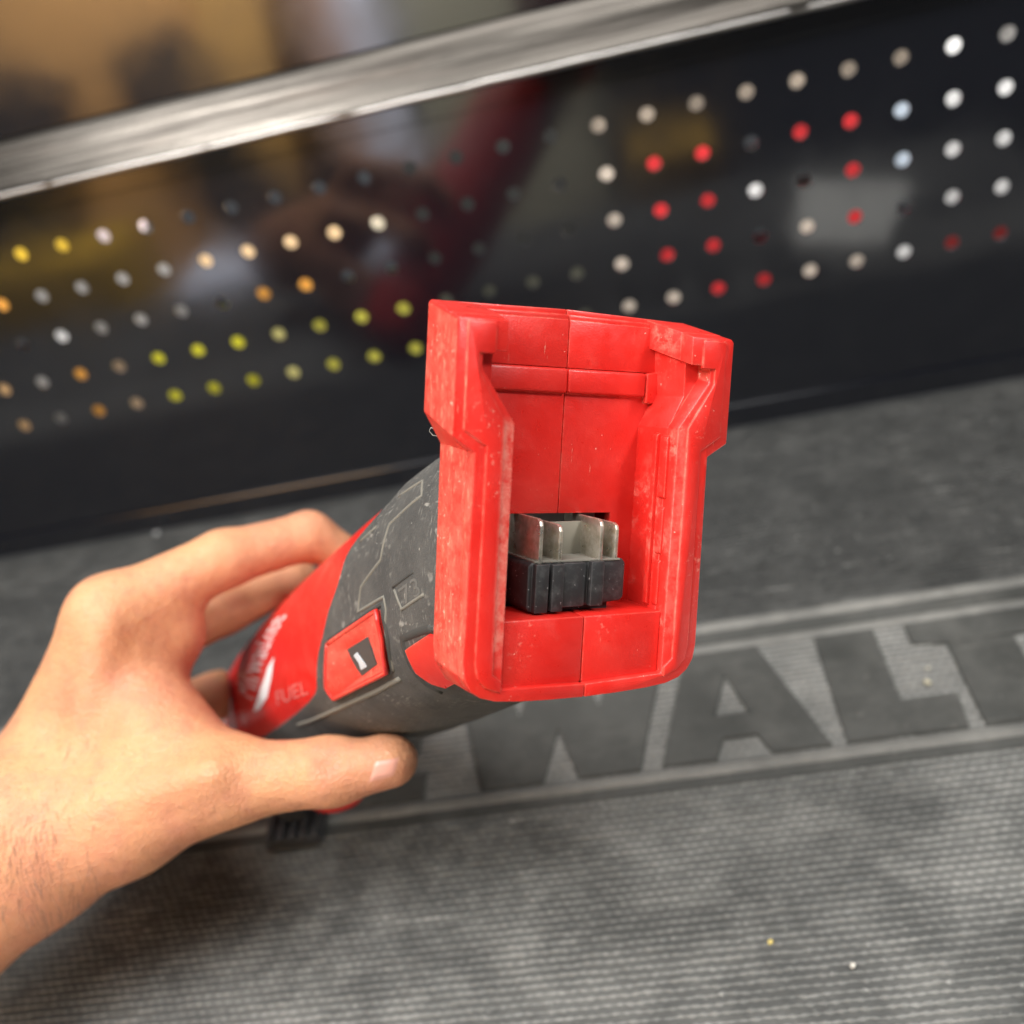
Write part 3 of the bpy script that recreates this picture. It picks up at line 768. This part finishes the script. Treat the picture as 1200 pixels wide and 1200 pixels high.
lo = allp.min(0) - .042; hi = allp.max(0) + .03
# the sleeve side may end outside the picture: cut the grid a little beyond the frame
VX = 0.00145
dims = np.ceil((hi - lo) / VX).astype(int)
axes = [lo[i] + VX * np.arange(dims[i]) for i in range(3)]
GX = np.stack(np.meshgrid(*axes, indexing='ij'), -1).astype(np.float32)
D = None
for a, b, ra, rb, k in segs:
    d = cone_sdf(GX, J[a].astype(np.float32), J[b].astype(np.float32), ra * .001, rb * .001)
    D = d if D is None else smin(D, d, k * .001)
for a, b, ra, rb, k in extra:
    D = smin(D, cone_sdf(GX, a.astype(np.float32), b.astype(np.float32), ra * .001, rb * .001), k * .001)
for a, b, r_ in creases:
    d = cone_sdf(GX, a.astype(np.float32), b.astype(np.float32), r_ * .001, r_ * .001)
    D = -smin(-D, d, .003)
# flesh gives way where it presses on the housing
R33 = np.array(FA, np.float32); loc = (GX - np.array(FO, np.float32)) @ R33 * 1000
best = np.full(D.shape, 1e9, np.float32)
for s_ in np.linspace(0, 1, 60):
    c = cr(s_); q = cr(min(s_ + 1e-3, 1)) - cr(max(s_ - 1e-3, 0)); t_ = q[:2] / np.hypot(*q[:2])
    dv, dw = loc[..., 1] - c[0], loc[..., 2] - c[1]
    al = dv * t_[0] + dw * t_[1]; pe = -dv * t_[1] + dw * t_[0]
    rad = ((np.abs(loc[..., 0]) / (c[2] + 1.6)) ** 2.5 + (np.abs(pe) / (c[3] + 1.6)) ** 2.5) ** (1 / 2.5)
    best = np.minimum(best, np.where(np.abs(al) < 3.2, (rad - 1) * min(c[2], c[3]), 1e9))
D = np.maximum(D, -np.clip(best, -40, 40) * .001)


def surface_nets(D, lo, vx):
    ins = D < 0
    c = [(i, j, k) for i in (0, 1) for j in (0, 1) for k in (0, 1)]
    sl = lambda o: tuple(slice(o[a], D.shape[a] - 1 + o[a]) for a in range(3))
    cnt = sum(ins[sl(o)].astype(np.int8) for o in c)
    act = (cnt > 0) & (cnt < 8); idx = -np.ones(act.shape, np.int64); I = np.argwhere(act); idx[act] = np.arange(len(I))
    acc = np.zeros((len(I), 3)); num = np.zeros(len(I))
    for o in c:
        for a in range(3):
            if o[a] == 0:
                o2 = tuple(o[b] + (1 if b == a else 0) for b in range(3))
                d0 = D[tuple((I + o).T)]; d1 = D[tuple((I + o2).T)]; m = (d0 < 0) != (d1 < 0)
                t = np.where(m, d0 / np.where(m, d0 - d1, 1), 0); p = np.tile(np.array(o, float), (len(I), 1)); p[:, a] += t
                acc += p * m[:, None]; num += m
    Vv = lo + (I + acc / num[:, None]) * vx
    F = []
    for a in range(3):
        b, e = (a + 1) % 3, (a + 2) % 3
        s0 = [slice(1, -1)] * 3; s0[a] = slice(0, -1); s1 = list(s0); s1[a] = slice(1, None)
        m = ins[tuple(s0)] != ins[tuple(s1)]; K = np.argwhere(m)
        off = np.array([1, 1, 1]); off[a] = 0; K = K + off
        fl = ins[tuple(K.T)]
        db = np.zeros(3, int); db[b] = 1; de = np.zeros(3, int); de[e] = 1
        qd = np.stack([idx[tuple((K - db - de).T)], idx[tuple((K - de).T)], idx[tuple(K.T)], idx[tuple((K - db).T)]], 1)
        qd[~fl] = qd[~fl][:, ::-1]; F.append(qd)
    F = np.concatenate(F); F = F[(F >= 0).all(1)]
    return Vv, F


HV, HF = surface_nets(D.astype(np.float64), lo, VX)
# smooth the vertices a little
e = np.concatenate([HF[:, [0, 1]], HF[:, [1, 2]], HF[:, [2, 3]], HF[:, [3, 0]]])
for _ in range(6):
    s_ = np.zeros_like(HV); c_ = np.zeros(len(HV))
    np.add.at(s_, e[:, 0], HV[e[:, 1]]); np.add.at(s_, e[:, 1], HV[e[:, 0]]); np.add.at(c_, e[:, 0], 1); np.add.at(c_, e[:, 1], 1)
    HV = HV * .4 + .6 * s_ / c_[:, None]
hand = obj('hand', (HV.tolist(), [], HF.tolist()), M_SKIN, None, 3.2)
tag(hand, 'bare forearm and hand gripping the red power tool, thumb below it', 'hand')
hb = BVHTree.FromPolygons([Vector(p) for p in HV], HF.tolist())


def on_hand(px, py):
    d = Vector(at(px, py, 1.0) - CAM).normalized(); h = hb.ray_cast(Vector(CAM), d); return h[0], h[1]


# thumb nail
bm = bmesh.new(); NR, NC = 7, 9; gv = []
nail = [(428, 921), (438, 889), (472, 884), (465, 912)]     # quad seen in the photograph
for i in range(NR):
    for j in range(NC):
        a, b = i / (NR - 1), j / (NC - 1)
        x = 2 * a - 1; y = 2 * b - 1; k_ = .28; x, y = x * math.sqrt(1 - k_ * y * y), y * math.sqrt(1 - k_ * x * x)
        a, b = (x + 1) / 2, (y + 1) / 2
        p = [(nail[0][k] * (1 - a) + nail[1][k] * a) * (1 - b) + (nail[3][k] * (1 - a) + nail[2][k] * a) * b for k in (0, 1)]
        q, nrm = on_hand(*p)
        gv.append(bm.verts.new(q + nrm * (.0003 - .0008 * max(abs(x), abs(y)) ** 6) if q else Vector(at(*p, .32))))
for i in range(NR - 1):
    for j in range(NC - 1):
        bm.faces.new((gv[i * NC + j], gv[i * NC + j + 1], gv[(i + 1) * NC + j + 1], gv[(i + 1) * NC + j]))
obj('thumb_nail', bm, M_NAIL, hand, 3.2)

# hairs of the forearm
bm = bmesh.new()
for _ in range(270):
    px, py = random.uniform(-10, 115), random.uniform(860, 1075)
    if random.random() < max(0, (px - 40) / 90): continue
    q, nrm = on_hand(px, py)
    if q is None: continue
    d = Vector(at(px + random.uniform(-4, 9), py + 14, .35) - at(px, py, .35)).normalized()
    L = random.uniform(.004, .011); side = d.cross(nrm).normalized() * .00007
    pts = [q + d * L * t + nrm * (.0002 + .0022 * math.sin(t * 2.4) * random.uniform(.3, 1)) for t in (0, .35, .7, 1)]
    vs = [(bm.verts.new(p - side * (1 - t * .8)), bm.verts.new(p + side * (1 - t * .8))) for p, t in zip(pts, (0, .35, .7, 1))]
    for a, b in zip(vs, vs[1:]): bm.faces.new((a[0], a[1], b[1], b[0]))
ah = obj('arm_hair', bm, M_HAIR, hand); ah['kind'] = 'stuff'

# unseen cloth and cartons, added as stand-ins for the glossy panel to mirror
bm = bmesh.new()
prism(bm, [(-.066, -.262), (-.030, -.420), (.055, -.352), (-.004, -.222)], .0008, .0060, bevel=.0015)
tag(obj('standin_cloth', bm, mat('grey_cloth', (0.80, 0.80, 0.76), 0.9, 0.2)), 'folded light grey cloth added on the mat out of view, for the black panel to mirror', 'cloth')
for word, x0, x1, z1, yb, c in (('wide brown', -1.12, -.74, .42, -1.02, (0.60, 0.33, 0.12)), ('narrow ochre', -.70, -.595, .40, -1.0, (0.55, 0.32, 0.10)), ('brown mauve', -.590, -.535, .42, -1.03, (0.42, 0.25, 0.17)),
                                ('low black', -1.10, -.93, .20, -.97, (0.03, 0.03, 0.03)), ('small low black', -.87, -.755, .20, -.97, (0.03, 0.03, 0.03)),
                                ('pale blue', -.70, -.42, -.012, -.49, (0.76, 0.82, 1.0)), ('lavender', -.530, -.470, .36, -.98, (0.78, 0.82, 1.0)), ('olive grey', -.455, -.20, .40, -1.0, (0.34, 0.33, 0.25)), ('yellow', -1.10, -.88, -.02, -.78, (0.42, 0.26, 0.02)), ('small yellow', -.175, -.075, -.005, -.60, (0.40, 0.24, 0.04))):
    bm = bmesh.new(); box(bm, x0, x1, yb - .16, yb, -.75, z1, .004)
    o = tag(obj('standin_carton', bm, mat('standin_carton_' + word.replace(' ', '_'), c, 0.75, 0.3)), word + ' carton added out of view, for the black panel to mirror', 'standin_carton')
    tilt = {'low black': .13, 'small low black': -.11, 'narrow ochre': .05}.get(word, 0)
    if tilt:
        pv = Vector(((x0 + x1) / 2, yb, z1)); o.matrix_world = Matrix.Translation(pv) @ Matrix.Rotation(tilt * 3, 4, 'Y') @ Matrix.Translation(-pv)
    bm = bmesh.new(); box(bm, x0 + .002, (x0 + x1) / 2 - .001, yb - .158, yb - .002, z1 + .0002, z1 + .003, .0008); box(bm, (x0 + x1) / 2 + .001, x1 - .002, yb - .158, yb - .002, z1 + .0002, z1 + .003, .0008)
    obj('flap', bm, o.data.materials[0], o)
bm = bmesh.new(); box(bm, -3, 2, -3, .5, -.77, -.7502); fl = obj('floor', bm, mat('grey_floor', (0.16, 0.155, 0.15), 0.7)); fl['kind'] = 'structure'

bm = bmesh.new(); tube(bm, [at(x, y, .262) for x, y in ((511, 503), (505, 501), (503, 505), (507, 510), (512, 511), (514, 508))], .00009, 5)
tag(obj('lint_thread', bm, mat('pale_lint', (0.5, 0.47, 0.42), 0.9), None, 3.2), 'pale curl of lint clinging under the upper left ear of the red foot', 'thread')
